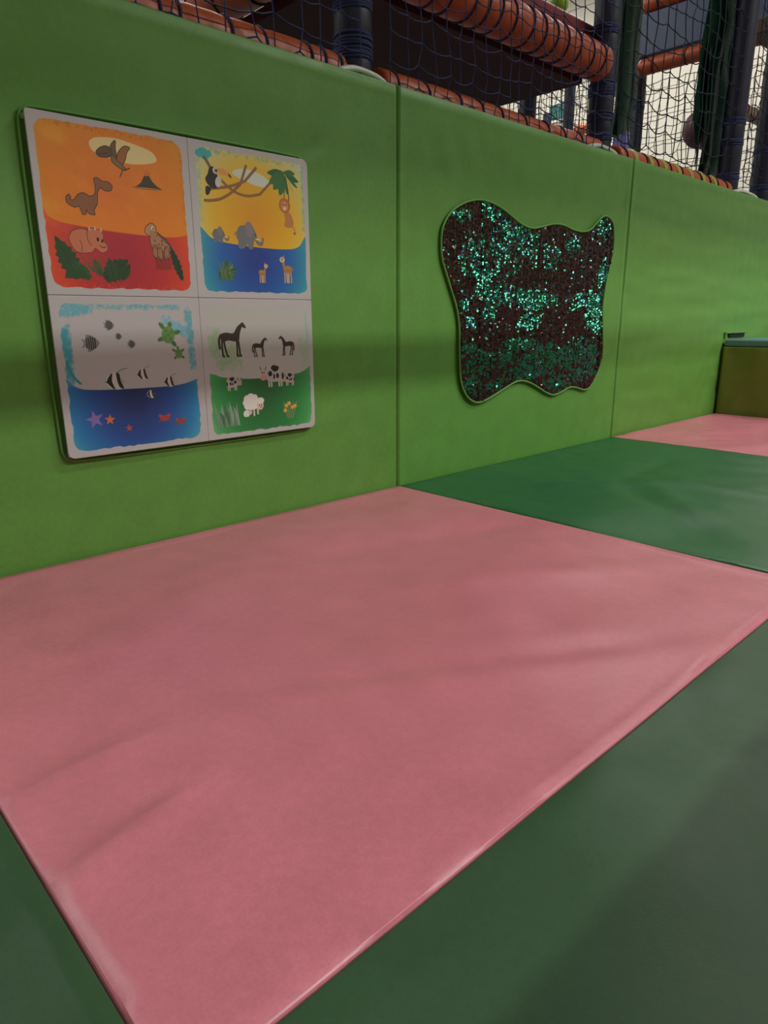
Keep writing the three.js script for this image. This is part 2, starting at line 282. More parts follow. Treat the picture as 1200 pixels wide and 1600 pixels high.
  // spined young dinosaur behind a leaf
  blob([[0.345, 0.31], [0.36, 0.315], [0.375, 0.305], [0.395, 0.315], [0.412, 0.335], [0.414, 0.352], [0.4, 0.362], [0.384, 0.356], [0.372, 0.364], [0.352, 0.356], [0.344, 0.335]], '#b1805c', '#4d2f22', 0.0022);
  blob([[0.328, 0.302], [0.333, 0.285], [0.352, 0.272], [0.366, 0.282], [0.365, 0.3], [0.352, 0.308], [0.342, 0.312]], '#c4926a', '#4d2f22', 0.0022); el(0.355, 0.288, 0.004, 0.006, '#fff'); el(0.356, 0.289, 0.002, 0.004, '#221');
  for (const [x, y] of [[0.358, 0.352], [0.374, 0.358], [0.398, 0.354]]) blob([[x - 0.006, y - 0.01], [x + 0.007, y - 0.01], [x + 0.008, y + 0.022], [x - 0.008, y + 0.022]], '#a87654', '#4d2f22', 0.002);
  line([[0.352, 0.302], [0.36, 0.32]], '#b1805c', 0.016);
  for (let i = 0; i < 7; i++) el(0.372 + i * 0.006, 0.302 + i * 0.005, 0.004, 0.005, '#6b4a34'); for (let i = 0; i < 8; i++) el(0.36 + (i % 4) * 0.012, 0.325 + ((i * 5) % 3) * 0.011, 0.004, 0.004, '#8a5c40');
  for (let i = 0; i < 12; i++) line([[0.352 + i * 0.005, 0.37 + (i % 3) * 0.006], [0.36 + i * 0.005, 0.385], [0.358 + i * 0.0045, 0.412]], 'rgba(60,40,25,0.5)', 0.003);
  frond(0.448, 0.444, 0.41, 0.332, 0.016, '#23402a');

  // ---- upper right: savannah with a pool
  clip(rough(0.531, 0.018, 0.980, 0.477, 0.028, 0.003), () => {
    c.fillStyle = radial(0.755, 0.25, 0.03, 0.30, [[0, '#e6a01e'], [0.45, '#eeb826'], [0.75, '#e8d06a'], [1, '#d8dcae']]); c.fillRect(0.5, 0, 0.5, 0.5);
    ground([[0.525, 0.262], [0.545, 0.28], [0.576, 0.31], [0.739, 0.322], [0.896, 0.322], [0.95, 0.31], [0.97, 0.28], [0.985, 0.262]], 0.5, 0.52, 0.99, radial(0.755, 0.36, 0.03, 0.24, [[0, '#2a4196'], [0.55, '#2a66b4'], [1, '#3fa5b4']]));
    speck(160, along(0.54, 0.022, 0.98, 0.02, 0.012), '#8fc0ae', 0.006); speck(120, along(0.975, 0.03, 0.976, 0.25, 0.008), '#84bcae', 0.006); speck(110, along(0.537, 0.05, 0.536, 0.26, 0.008), '#a8cfae', 0.006);
    blob([[0.67, 0.085], [0.69, 0.07], [0.74, 0.066], [0.8, 0.08], [0.828, 0.1], [0.81, 0.116], [0.76, 0.114], [0.70, 0.1]], '#dbe3d2');
  });
  for (const [x, y, r] of [[0.545, 0.04, 0.016], [0.56, 0.034, 0.018], [0.577, 0.038, 0.015], [0.565, 0.046, 0.016]]) el(x, y, r, r * 0.75, '#4fb8b6');
  line([[0.563, 0.05], [0.58, 0.07], [0.59, 0.09]], '#7d6a48', 0.01);
  line([[0.555, 0.184], [0.60, 0.182], [0.655, 0.155], [0.70, 0.118], [0.727, 0.056]], '#9a6b3c', 0.0095); line([[0.571, 0.146], [0.65, 0.134], [0.72, 0.105], [0.768, 0.058]], '#9a6b3c', 0.0095); line([[0.622, 0.112], [0.66, 0.142], [0.72, 0.156], [0.78, 0.142], [0.826, 0.1]], '#9a6b3c', 0.009);
  blob([[0.58, 0.08], [0.595, 0.075], [0.605, 0.09], [0.612, 0.105], [0.622, 0.115], [0.614, 0.135], [0.6, 0.142], [0.585, 0.142], [0.568, 0.13], [0.562, 0.115], [0.572, 0.1]], '#2b2624'); blob([[0.562, 0.14], [0.575, 0.138], [0.582, 0.145], [0.57, 0.165], [0.56, 0.163]], '#2b2624');
  el(0.612, 0.12, 0.012, 0.018, '#d9d2c8', 0.3); el(0.603, 0.086, 0.011, 0.011, '#d8c6b0'); el(0.606, 0.086, 0.005, 0.005, '#333');
  blob([[0.612, 0.078], [0.635, 0.078], [0.656, 0.09], [0.666, 0.102], [0.645, 0.098], [0.62, 0.096]], '#eba25a'); poly([[0.652, 0.087], [0.662, 0.094], [0.668, 0.104], [0.655, 0.098]], '#33271f');
  for (const [x, y] of [[0.816, 0.066], [0.822, 0.1], [0.84, 0.118], [0.866, 0.134], [0.9, 0.128], [0.93, 0.12], [0.95, 0.1], [0.956, 0.08], [0.94, 0.055]]) { const dx = x - 0.888, dy = y - 0.062; blob([[0.888, 0.056], [0.888 + dx * 0.5 - dy * 0.2, 0.058 + dy * 0.4 - 0.01], [x, y], [0.888 + dx * 0.55 + dy * 0.2, 0.072 + dy * 0.6]], (x * 100) % 2 > 1 ? '#2f6a3c' : '#3f7a42'); }
  line([[0.888, 0.07], [0.892, 0.12], [0.886, 0.15]], '#4f6a30', 0.004); line([[0.896, 0.07], [0.91, 0.12], [0.908, 0.15]], '#2e4a26', 0.004);
  blob([[0.884, 0.19], [0.9, 0.186], [0.918, 0.2], [0.926, 0.225], [0.92, 0.24], [0.9, 0.244], [0.884, 0.238], [0.888, 0.215]], '#c9844a'); line([[0.918, 0.238], [0.935, 0.245], [0.93, 0.262]], '#c9844a', 0.005); el(0.93, 0.262, 0.006, 0.005, '#b06a38');
  el(0.888, 0.168, 0.026, 0.026, '#c8713a'); el(0.888, 0.17, 0.016, 0.017, '#dc9a5c'); el(0.888, 0.178, 0.007, 0.006, '#f1d9c0'); el(0.882, 0.166, 0.0025, 0.003, '#3a2016'); el(0.894, 0.166, 0.0025, 0.003, '#3a2016');
  const elephant = (x, y, s, col, ear) => { blob([[x - s, y], [x - s * 0.7, y - s * 0.62], [x, y - s * 0.75], [x + s * 0.5, y - s * 0.7], [x + s * 0.8, y - s * 0.2], [x + s * 0.95, y + s * 0.3], [x + s * 1.25, y + s * 0.35], [x + s * 1.35, y + s * 0.05], [x + s * 1.5, y + s * 0.1], [x + s * 1.35, y + s * 0.6], [x + s * 0.95, y + s * 0.62], [x + s * 0.6, y + s * 0.3], [x + s * 0.45, y + s * 0.9], [x + s * 0.1, y + s * 0.9], [x, y + s * 0.6], [x - s * 0.35, y + s * 0.9], [x - s * 0.8, y + s * 0.9], [x - s * 0.85, y + s * 0.4]], col); blob([[x - s * 0.1, y - s * 0.9], [x + s * 0.3, y - s * 1.0], [x + s * 0.6, y - s * 0.5], [x + s * 0.3, y + s * 0.1], [x - s * 0.1, y - s * 0.2]], ear); el(x + s * 0.75, y - s * 0.12, s * 0.06, s * 0.06, '#2b2420'); line([[x + s * 0.75, y + s * 0.2], [x + s * 1.05, y + s * 0.18]], '#e9e2d2', s * 0.08); line([[x - s, y - s * 0.2], [x - s * 1.15, y]], col, s * 0.08); };
  elephant(0.602, 0.29, 0.027, '#77777a', '#8b7f80'); elephant(0.718, 0.285, 0.047, '#78797b', '#8d8083');
  for (let i = 0; i < 26; i++) { const a = -1.25 + i * 0.1, l = 0.035 + 0.02 * ((i * 7) % 5) / 5; blob([[0.619 + a * 0.025, 0.44], [0.619 + Math.sin(a) * l * 0.55 - 0.005, 0.425 - Math.cos(a) * l * 0.55], [0.619 + Math.sin(a) * l * 1.15, 0.43 - Math.cos(a) * l * 1.25], [0.619 + Math.sin(a) * l * 0.6 + 0.006, 0.43 - Math.cos(a) * l * 0.45]], ['#3f6b45', '#4f7a4a', '#2f5a48', '#7a8a58'][i % 4]); }
  const deer = (x, y, s, f) => { line([[x - f * s * 0.25, y + s * 0.2], [x - f * s * 0.3, y + s], ], '#caa070', s * 0.13); line([[x - f * s * 0.05, y + s * 0.2], [x - f * s * 0.05, y + s]], '#dab48a', s * 0.13); line([[x + f * s * 0.3, y + s * 0.2], [x + f * s * 0.3, y + s]], '#caa070', s * 0.13); line([[x + f * s * 0.12, y + s * 0.2], [x + f * s * 0.08, y + s]], '#dab48a', s * 0.12); el(x, y + s * 0.05, s * 0.45, s * 0.27, '#b07a44'); line([[x + f * s * 0.32, y], [x + f * s * 0.42, y - s * 0.45]], '#b98450', s * 0.2); el(x + f * s * 0.5, y - s * 0.6, s * 0.24, s * 0.2, '#e0c090'); poly([[x + f * s * 0.35, y - s * 0.72], [x + f * s * 0.25, y - s * 0.98], [x + f * s * 0.48, y - s * 0.78]], '#c08a5a'); el(x + f * s * 0.52, y - s * 0.62, s * 0.05, s * 0.06, '#221'); for (let i = 0; i < 4; i++) el(x - s * 0.2 + i * s * 0.12, y - s * 0.03, s * 0.03, s * 0.03, '#ead2a8'); };
  deer(0.774, 0.405, 0.036, 1); deer(0.892, 0.388, 0.05, -1);

  // ---- lower left: sea
  clip(rough(0.024, 0.525, 0.475, 0.980, 0.03, 0.004), () => {
    ground([[0.02, 0.745], [0.045, 0.776], [0.085, 0.788], [0.217, 0.793], [0.371, 0.794], [0.43, 0.788], [0.48, 0.772]], 1, 0.01, 0.49, radial(0.24, 0.83, 0.03, 0.26, [[0, '#26356c'], [0.45, '#28529c'], [0.8, '#2c82bb'], [1, '#45aac4']]));
    speck(260, along(0.03, 0.545, 0.12, 0.53, 0.02), '#6fb9c6', 0.007); speck(220, along(0.038, 0.6, 0.035, 0.76, 0.012), '#48a6b4', 0.008); speck(200, along(0.15, 0.53, 0.42, 0.53, 0.008), '#6db6c4', 0.006); speck(240, along(0.455, 0.54, 0.465, 0.73, 0.012), '#63b0bb', 0.007); speck(160, along(0.37, 0.57, 0.45, 0.62, 0.015), '#74bcd2', 0.006);
    line([[0.03, 0.70], [0.04, 0.745], [0.065, 0.765]], '#3b98a4', 0.008);
  });
  const fishA = (x, y, s, k = 1) => { blob([[x + s, y], [x + s * 0.3, y - s * 0.75], [x - s * 0.5, y - s * 0.9], [x - s * 0.45, y - s * 0.3], [x - s, y - s * 0.5], [x - s * 0.8, y], [x - s, y + s * 0.5], [x - s * 0.4, y + s * 0.35], [x - s * 0.4, y + s * 0.95], [x + s * 0.35, y + s * 0.7]], '#8f8d89'); for (let i = -2; i < 3; i++) line([[x + i * s * 0.24, y - s * (0.7 - Math.abs(i) * 0.1)], [x + i * s * 0.24 + s * 0.08, y], [x + i * s * 0.24, y + s * (0.7 - Math.abs(i) * 0.1)]], '#343332', s * 0.15); };
  fishA(0.112, 0.643, 0.028); fishA(0.176, 0.589, 0.018); fishA(0.204, 0.624, 0.012); fishA(0.245, 0.649, 0.015);
  const fishB = (x, y, s) => { blob([[x - s, y + s * 0.05], [x - s * 0.45, y - s * 0.75], [x + s * 0.4, y - s * 0.8], [x + s * 0.5, y], [x + s * 0.75, y + s * 0.75], [x - s * 0.3, y + s * 0.75]], '#ddd9d0'); blob([[x - s * 0.85, y], [x - s * 0.5, y - s * 0.6], [x - s * 0.25, y - s * 0.75], [x - s * 0.35, y], [x - s * 0.1, y + s * 0.75], [x - s * 0.4, y + s * 0.6]], '#2c2a2c'); blob([[x + s * 0.15, y - s * 0.8], [x + s * 0.45, y - s * 0.7], [x + s * 0.55, y], [x + s * 0.8, y + s * 0.75], [x + s * 0.4, y + s * 0.6], [x + s * 0.2, y]], '#2c2a2c'); line([[x + s * 0.2, y - s * 0.75], [x + s * 0.6, y - s * 1.15], [x + s * 1.3, y - s * 1.2]], '#6a6868', s * 0.07); poly([[x - s * 0.8, y], [x - s * 1.1, y - s * 0.05], [x - s * 0.8, y + s * 0.2]], '#57534a'); line([[x + s * 0.6, y - s * 0.1], [x + s * 0.8, y + s * 0.1]], '#b8b25a', s * 0.12); };
  fishB(0.178, 0.765, 0.033); fishB(0.274, 0.748, 0.021); fishB(0.368, 0.778, 0.021); fishB(0.297, 0.815, 0.016);
  const turtle = (x, y, s, r) => { c.save(); c.translate(x, y); c.rotate(r); for (const [a, b, q] of [[-0.9, -0.75, 0.6], [0.95, -0.5, -0.5], [-0.75, 0.65, -0.6], [0.75, 0.75, 0.6]]) el(a * s, b * s, s * 0.5, s * 0.24, '#557f4c', q); el(0, -s * 1.15, s * 0.26, s * 0.3, '#557f4c'); el(0, 0, s * 0.8, s * 0.95, '#6f9f58'); for (const [a, b] of [[0, 0], [-0.35, -0.4], [0.35, -0.4], [-0.35, 0.4], [0.35, 0.4]]) el(a * s, b * s, s * 0.2, s * 0.22, '#5f8f4e'); c.restore(); };
  turtle(0.378, 0.622, 0.03, 0.25); turtle(0.411, 0.685, 0.017, -0.1);
  const star = (x, y, s, col, r) => { const P = []; for (let i = 0; i < 10; i++) { const a = r + i * Math.PI / 5, q = i % 2 ? s * 0.4 : s; P.push([x + q * Math.sin(a), y - q * Math.cos(a)]); } poly(P, col); };
  star(0.097, 0.882, 0.031, '#8a74b4', -0.2); star(0.146, 0.887, 0.019, '#d9763f', 0.1); star(0.208, 0.921, 0.014, '#b9523c', 0);
  const crab = (x, y, s) => { el(x, y, s, s * 0.62, '#a9453f'); for (const k of [-1, 1]) { el(x + k * s * 0.95, y - s * 0.5, s * 0.34, s * 0.3, '#b94c42'); for (let i = 0; i < 3; i++) line([[x + k * s * 0.6, y + s * 0.3], [x + k * s * (1.1 + 0.15 * i), y + s * (0.2 + i * 0.3)]], '#963c38', s * 0.12); } };
  crab(0.339, 0.9, 0.017); crab(0.398, 0.917, 0.015);

  // ---- lower right: meadow
  clip(rough(0.526, 0.53, 0.982, 0.982, 0.025, 0.004), () => {
    c.fillStyle = '#c4c4bd'; c.fillRect(0.5, 0.5, 0.5, 0.5);
    speck(180, along(0.545, 0.63, 0.60, 0.73, 0.03), '#9cbf92', 0.011); speck(120, along(0.62, 0.66, 0.65, 0.74, 0.02), '#a3c396', 0.008); speck(120, along(0.95, 0.66, 0.97, 0.74, 0.02), '#a9c9a6', 0.009); speck(120, along(0.54, 0.54, 0.97, 0.54, 0.01), '#aecbb8', 0.006); speck(80, along(0.965, 0.55, 0.978, 0.66, 0.007), '#9cc6b4', 0.006);
    ground([[0.52, 0.76], [0.545, 0.762], [0.574, 0.777], [0.68, 0.788], [0.786, 0.789], [0.88, 0.784], [0.942, 0.777], [0.985, 0.75]], 1, 0.51, 0.99, radial(0.755, 0.85, 0.04, 0.27, [[0, '#2b6b38'], [0.5, '#2f8a45'], [0.8, '#4aa75c'], [1, '#84c48c']]));
  });
  const horse = (x, y, s, f) => { const q = (a, b) => [x + f * a * s, y + b * s], k = '#3c3230'; blob([q(-0.62, -0.35), q(-0.3, -0.42), q(0.2, -0.38), q(0.5, -0.75), q(0.85, -1.0), q(0.95, -1.0), q(1.15, -0.72), q(1.05, -0.66), q(0.85, -0.72), q(0.68, -0.35), q(0.6, 0.0), q(0.3, 0.12), q(-0.2, 0.05), q(-0.55, 0.15), q(-0.72, -0.1)], k); for (const [a, b, e] of [[-0.62, 0, -0.6], [-0.5, 0, -0.3], [0.42, 0, 0.42], [0.52, 0, 0.62]]) { line([q(a, b), q((a + e) / 2 + (a < 0 ? -0.06 : 0.02), 0.45), q(e, 0.98)], k, s * 0.13); line([q(e, 0.98), q(e + 0.08, 1.0)], k, s * 0.13); } line([q(-0.65, -0.28), q(-0.92, -0.1), q(-0.8, 0.5)], k, s * 0.16); };
  horse(0.622, 0.643, 0.059, 1); horse(0.742, 0.673, 0.034, 1); horse(0.876, 0.670, 0.036, -1);
  const cow = (x, y, s, f) => { const q = (a, b) => [x + f * a * s, y + b * s]; for (const a of [-0.7, -0.45, 0.35, 0.6]) line([q(a, 0.4), q(a, 1.0)], '#cfc5bd', s * 0.17); blob([q(-0.95, 0.1), q(-0.8, -0.5), q(-0.2, -0.72), q(0.4, -0.6), q(0.8, -0.3), q(0.9, 0.3), q(0.5, 0.6), q(-0.5, 0.65), q(-0.95, 0.5)], '#c9c1bb'); blob([q(-0.45, -0.6), q(0.1, -0.75), q(0.35, -0.5), q(0, -0.2), q(-0.35, -0.3)], '#2c2a2c'); el(...q(-0.3, 0.15), s * 0.15, s * 0.22, '#2c2a2c'); el(...q(0.05, 0.2), s * 0.1, s * 0.22, '#2c2a2c'); el(...q(0.45, -0.05), s * 0.22, s * 0.22, '#2c2a2c'); el(...q(-0.85, 0.2), s * 0.12, s * 0.3, '#3a3436'); el(...q(1.15, -0.1), s * 0.34, s * 0.34, '#cfc5bd'); el(...q(1.15, 0.22), s * 0.34, s * 0.26, '#d9a39c'); el(...q(1.08, -0.18), s * 0.06, s * 0.08, '#221'); el(...q(1.28, -0.18), s * 0.06, s * 0.08, '#221'); line([q(0.95, -0.38), q(0.85, -0.65)], '#4b443e', s * 0.07); line([q(1.35, -0.38), q(1.45, -0.65)], '#4b443e', s * 0.07); };
  cow(0.618, 0.797, 0.027, 1); cow(0.879, 0.796, 0.026, -1); cow(0.808, 0.776, 0.045, -1);
  const sheep = (x, y, s) => { for (const [a, b] of [[-0.6, 0], [-0.45, -0.5], [0, -0.7], [0.45, -0.55], [0.6, 0], [0.4, 0.45], [0, 0.5], [-0.45, 0.45], [0, 0]]) el(x + a * s, y + b * s * 0.85, s * 0.48, s * 0.42, '#ece7e0'); };
  line([[0.705, 0.90], [0.706, 0.925]], '#d8cbbd', 0.008); line([[0.722, 0.895], [0.723, 0.92]], '#d8cbbd', 0.008); sheep(0.694, 0.876, 0.034); el(0.735, 0.889, 0.015, 0.018, '#e0cbb8'); el(0.736, 0.872, 0.018, 0.012, '#f0ebe4'); el(0.731, 0.889, 0.002, 0.003, '#322'); el(0.741, 0.889, 0.002, 0.003, '#322'); el(0.738, 0.897, 0.004, 0.003, '#b56a5c'); sheep(0.672, 0.917, 0.014); el(0.688, 0.913, 0.008, 0.009, '#dfc9b6');
  for (let i = 0; i < 15; i++) { const x = 0.555 + i * 0.0058, k = ((i * 5) % 7 - 3) * 0.005; poly([[x - 0.004, 0.957], [x + k * 0.5 - 0.008, 0.915], [x + k * 1.5, 0.860 + ((i * 3) % 5) * 0.01], [x + k * 0.6 + 0.009, 0.918], [x + 0.005, 0.957]], ['#7a9a80', '#5f8a68', '#8aa890', '#4a7552'][i % 4]); }
  for (let i = 0; i < 14; i++) { const a = -1 + i / 6.5; line([[0.876 + a * 0.012, 0.952], [0.876 + a * 0.02, 0.925], [0.876 + a * 0.034, 0.90 - (i % 3) * 0.012]], ['#5f8a50', '#83a66a', '#46743f'][i % 3], 0.0035); }
  for (const [x, y] of [[0.858, 0.902], [0.872, 0.894], [0.888, 0.91], [0.9, 0.906], [0.852, 0.92]]) { el(x, y, 0.009, 0.008, '#dba24a'); el(x, y - 0.002, 0.005, 0.004, '#e8bc6a'); }
  const t = new THREE.CanvasTexture(cv); t.colorSpace = THREE.SRGBColorSpace; t.anisotropy = 8; return t;
}
{
  const t = thing('picture_board', 'white square board with four children\'s animal pictures on the green panel', 'picture board');
  t.position.set(BL, BB, 0);
  const art = new THREE.MeshPhysicalMaterial({ map: printArt(), roughness: 0.42, clearcoat: 0.25, clearcoatRoughness: 0.35 });
  part('backing', rbox(0.002, BW - 0.002, 0.002, BH - 0.002, 0.0012, 0.008, 0.003), M.white, t);
  const tile = (x0, x1, y0, y1, rr, label) => { // rr: radii bl, br, tr, tl
    const s = new THREE.Shape(), b = 0.0008; x0 += b; y0 += b; x1 -= b; y1 -= b;
    s.moveTo(x0 + rr[0], y0); s.lineTo(x1 - rr[1], y0); s.quadraticCurveTo(x1, y0, x1, y0 + rr[1]); s.lineTo(x1, y1 - rr[2]); s.quadraticCurveTo(x1, y1, x1 - rr[2], y1); s.lineTo(x0 + rr[3], y1); s.quadraticCurveTo(x0, y1, x0, y1 - rr[3]); s.lineTo(x0, y0 + rr[0]); s.quadraticCurveTo(x0, y0, x0 + rr[0], y0);
    const g = new THREE.ExtrudeGeometry(s, { depth: 0.003, bevelEnabled: true, bevelSize: b, bevelThickness: b, bevelSegments: 2, curveSegments: 6 }).translate(0, 0, 0.0085 + b);
    const p = g.attributes.position, uv = g.attributes.uv; for (let i = 0; i < p.count; i++) uv.setXY(i, p.getX(i) / BW, p.getY(i) / BH);
    const m = part('picture_tile', g, art, t); m.userData.label = label;
  };
  const mx = BW * 0.503, my = BH * 0.5, e = 0.0002;
  tile(0, mx - e, my + 0.0005, BH, [0.001, 0.001, 0.001, 0.006], 'orange picture of dinosaurs and a volcano');
  tile(mx + e, BW, my + 0.0005, BH, [0.001, 0.001, 0.016, 0.001], 'yellow and blue picture of savannah animals');
  tile(0, mx - e, 0, my - 0.0005, [0.014, 0.001, 0.001, 0.001], 'white and blue picture of fish and turtles');
  tile(mx + e, BW, 0, my - 0.0005, [0.001, 0.014, 0.001, 0.001], 'white and green picture of farm animals');
  // green welt of the panel around the board
  const k = 0.006, pts = [], R = 0.02, cor = [[BL - k, BB - k, Math.PI], [BR + k, BB - k, 1.5 * Math.PI], [BR + k, BT + k, 0], [BL - k, BT + k, 0.5 * Math.PI]];
  cor.forEach(([x, y, a], i) => { const cx = x + (i === 0 || i === 3 ? R : -R), cy = y + (i < 2 ? R : -R); for (let j = 0; j <= 4; j++) pts.push(V(cx + R * Math.cos(a + j * Math.PI / 8), cy + R * Math.sin(a + j * Math.PI / 8), 0)); });
  part('welt', new THREE.TubeGeometry(new THREE.CatmullRomCurve3(pts, true, 'centripetal'), 160, 0.003, 6, true).translate(-BL, -BB, -0.0012), M.wallGreen, t).userData.label = 'green fabric welt';
}

// ---------------------------------------------------------------- sequin patch on the second panel
{
  const OUT = [[0.233, 0.764], [0.272, 0.779], [0.323, 0.789], [0.377, 0.787], [0.433, 0.775], [0.484, 0.757], [0.536, 0.74], [0.589, 0.734], [0.643, 0.743], [0.708, 0.756], [0.766, 0.757], [0.817, 0.749], [0.88, 0.746], [0.933, 0.756], [0.973, 0.782], [1.009, 0.804], [1.042, 0.808], [1.073, 0.796], [1.092, 0.767], [1.1, 0.694], [1.082, 0.636], [1.064, 0.567], [1.057, 0.497], [1.07, 0.414], [1.08, 0.329], [1.067, 0.28], [1.032, 0.233], [1.0, 0.207], [0.966, 0.204], [0.907, 0.217], [0.863, 0.219], [0.821, 0.208], [0.769, 0.2], [0.727, 0.209], [0.675, 0.23], [0.624, 0.25], [0.576, 0.261], [0.54, 0.26], [0.487, 0.245], [0.436, 0.228], [0.386, 0.213], [0.345, 0.208], [0.313, 0.217], [0.284, 0.239], [0.263, 0.275], [0.254, 0.329], [0.25, 0.387], [0.246, 0.444], [0.233, 0.491], [0.213, 0.531], [0.187, 0.58], [0.168, 0.619], [0.162, 0.657], [0.166, 0.7], [0.186, 0.731], [0.209, 0.751]];
  const curve = new THREE.CatmullRomCurve3(OUT.map(([x, y]) => V(x, y, 0)), true, 'centripetal'), line = curve.getSpacedPoints(240).slice(0, -1);
  const inside = (x, y) => { let o = false; for (let i = 0, j = line.length - 1; i < line.length; j = i++) { const a = line[i], b = line[j]; if (a.y > y !== b.y > y && x < ((b.x - a.x) * (y - a.y)) / (b.y - a.y) + a.x) o = !o; } return o; };
  // where the sequins have been brushed over to their green side: [x, y, half width, half height, share]
  const GREEN = [[0.238, 0.745, 0.045, 0.024, 0.6], [0.385, 0.766, 0.072, 0.03, 0.9], [0.47, 0.719, 0.07, 0.038, 0.9], [0.436, 0.735, 0.04, 0.028, 0.8], [0.574, 0.713, 0.055, 0.03, 0.7], [0.371, 0.629, 0.15, 0.088, 0.55], [0.287, 0.625, 0.05, 0.07, 0.45], [0.62, 0.66, 0.13, 0.05, 0.4], [0.441, 0.536, 0.14, 0.04, 0.8], [0.628, 0.519, 0.14, 0.038, 0.9], [0.868, 0.518, 0.07, 0.035, 0.7], [0.99, 0.519, 0.085, 0.042, 0.95], [0.998, 0.461, 0.072, 0.06, 0.95], [1.038, 0.618, 0.04, 0.048, 0.95], [1.02, 0.767, 0.07, 0.034, 0.85], [0.824, 0.699, 0.06, 0.028, 0.7], [0.387, 0.482, 0.04, 0.024, 0.8], [0.597, 0.452, 0.085, 0.033, 0.8], [0.262, 0.505, 0.03, 0.02, 0.7], [0.302, 0.448, 0.03, 0.02, 0.8], [0.548, 0.379, 0.115, 0.022, 0.9], [0.298, 0.376, 0.047, 0.015, 0.8], [0.72, 0.335, 0.22, 0.046, 0.95], [0.62, 0.29, 0.16, 0.034, 0.95], [0.93, 0.31, 0.14, 0.085, 0.9], [0.347, 0.325, 0.1, 0.05, 0.75], [0.31, 0.267, 0.065, 0.045, 0.7], [0.472, 0.335, 0.075, 0.032, 0.8], [0.42, 0.26, 0.05, 0.03, 0.7], [0.77, 0.24, 0.1, 0.03, 0.9]];
  const t = thing('sequin_patch', 'wavy-edged patch of green and dark maroon flip sequins on the green panel', 'sequin patch');
  t.position.set(0, 0, 0);
  const sh = new THREE.Shape(line.map((p) => new THREE.Vector2(p.x, p.y)));
  part('backing', new THREE.ExtrudeGeometry(sh, { depth: 0.002, bevelEnabled: false, curveSegments: 1 }).translate(0, 0, 0.0006), M.backing, t);
  const R = 0.0045, disc = new THREE.CircleGeometry(R, 9); { const p = disc.attributes.position; for (let i = 0; i < p.count; i++) { const r = Math.hypot(p.getX(i), p.getY(i)); p.setZ(i, -0.0009 * (1 - (r / R) ** 2)); } disc.computeVertexNormals(); }
  const mt = new THREE.MeshPhysicalMaterial({ color: 0xffffff, metalness: 0.9, roughness: 0.26, side: THREE.DoubleSide });
  const mats = [], cols = [], o = new THREE.Object3D(), px = 0.0090, py = 0.0055;
  for (let i = 0; i < 106; i++) { const lean = jit(0.28); for (let j = 0; j < 114; j++) {
    const x = 0.155 + i * px + jit(0.0005), y = 0.195 + j * py + jit(0.0006) + (i % 2) * py / 2;
    if (!inside(x, y) || !inside(x + 0.005, y) || !inside(x - 0.005, y) || !inside(x, y + 0.006) || !inside(x, y - 0.005)) continue;
    let share = 0.04;
    for (const [gx, gy, a, b, s] of GREEN) { const d = Math.hypot((x - gx) / a, (y - gy) / b) + 0.28 * n2(x * 22, y * 22) + 0.15 * n2b(x * 60, y * 60); share = Math.max(share, s * 0.95 * (1 - smooth(0.7, 1.05, d))); }
    share *= 1 - 0.3 * (1 - smooth(0.30, 0.42, y)); const column = y > 0.5 ? 0.6 * n2b(i * 3.7, y * 5) : 0.3 * n2b(i * 3.7, y * 5);
    const green = rnd() < share + (share > 0.1 ? column : 0);
    const low = 1 - smooth(0.30, 0.48, y), loose = green ? 0.46 - 0.24 * low : 0.18;
    o.position.set(x, y, 0.0056 + 0.0012 * rnd()); o.rotation.set((green ? -0.34 + 0.5 * low : 0.1) + jit(loose), (green ? -0.25 + lean : lean * 1.2 - 0.1) + jit(loose), jit(0.3)); if (rnd() < 0.07) { o.rotation.x += jit(0.6); o.rotation.y += jit(0.6); }
    o.updateMatrix(); mats.push(o.matrix.clone());
    const k = 0.75 + rnd() * 0.5;
    cols.push(green ? lin(0.05 * k, (0.30 + jit(0.07)) * k, (0.20 + jit(0.09)) * k) : lin(0.105 * k, 0.06 * k, 0.058 * k));
    if (green && rnd() < 0.03) cols[cols.length - 1].setRGB(0.22, 0.24, 0.62);
  } }
  const im = new THREE.InstancedMesh(disc, mt, mats.length); im.name = 'sequins'; im.userData = { kind: 'stuff' }; im.castShadow = im.receiveShadow = true;
  mats.forEach((m, i) => { im.setMatrixAt(i, m); im.setColorAt(i, cols[i]); }); t.add(im);
  part('welt', new THREE.TubeGeometry(curve, 300, 0.0036, 6, true).translate(0, 0, 0.0044), M.wallGreen, t).userData.label = 'green fabric welt';
}

// ---------------------------------------------------------------- play frame behind the panels
// a foam sleeve along +y of given length, pinched where cords go round it
function sleeve(len, r, pins, depth = 0.1, seg = 18) {
  const pts = [new THREE.Vector2(0.001, 0)], n = Math.max(8, Math.round(len / 0.012));
  for (let i = 0; i <= n; i++) { const y = (len * i) / n; let q = 1; for (const p of pins) q -= depth * Math.exp(-(((y - p) / 0.013) ** 2)); const e = Math.min(y, len - y); pts.push(new THREE.Vector2(r * q * (e < 0.012 ? 0.82 + 0.18 * Math.sqrt(e / 0.012) : 1), y)); }
  pts.push(new THREE.Vector2(0.001, len));
  return new THREE.LatheGeometry(pts, seg);
}
function wraps(list, r, wire, mat, parent, name = 'cord', tilt = 0.12) {
  for (const y of list) { const g = new THREE.TorusGeometry(r, wire, 5, 20).rotateX(Math.PI / 2); const m = part(name, g, mat, parent); m.position.y = y; m.rotation.set(jit(tilt), 0, jit(tilt)); }
}
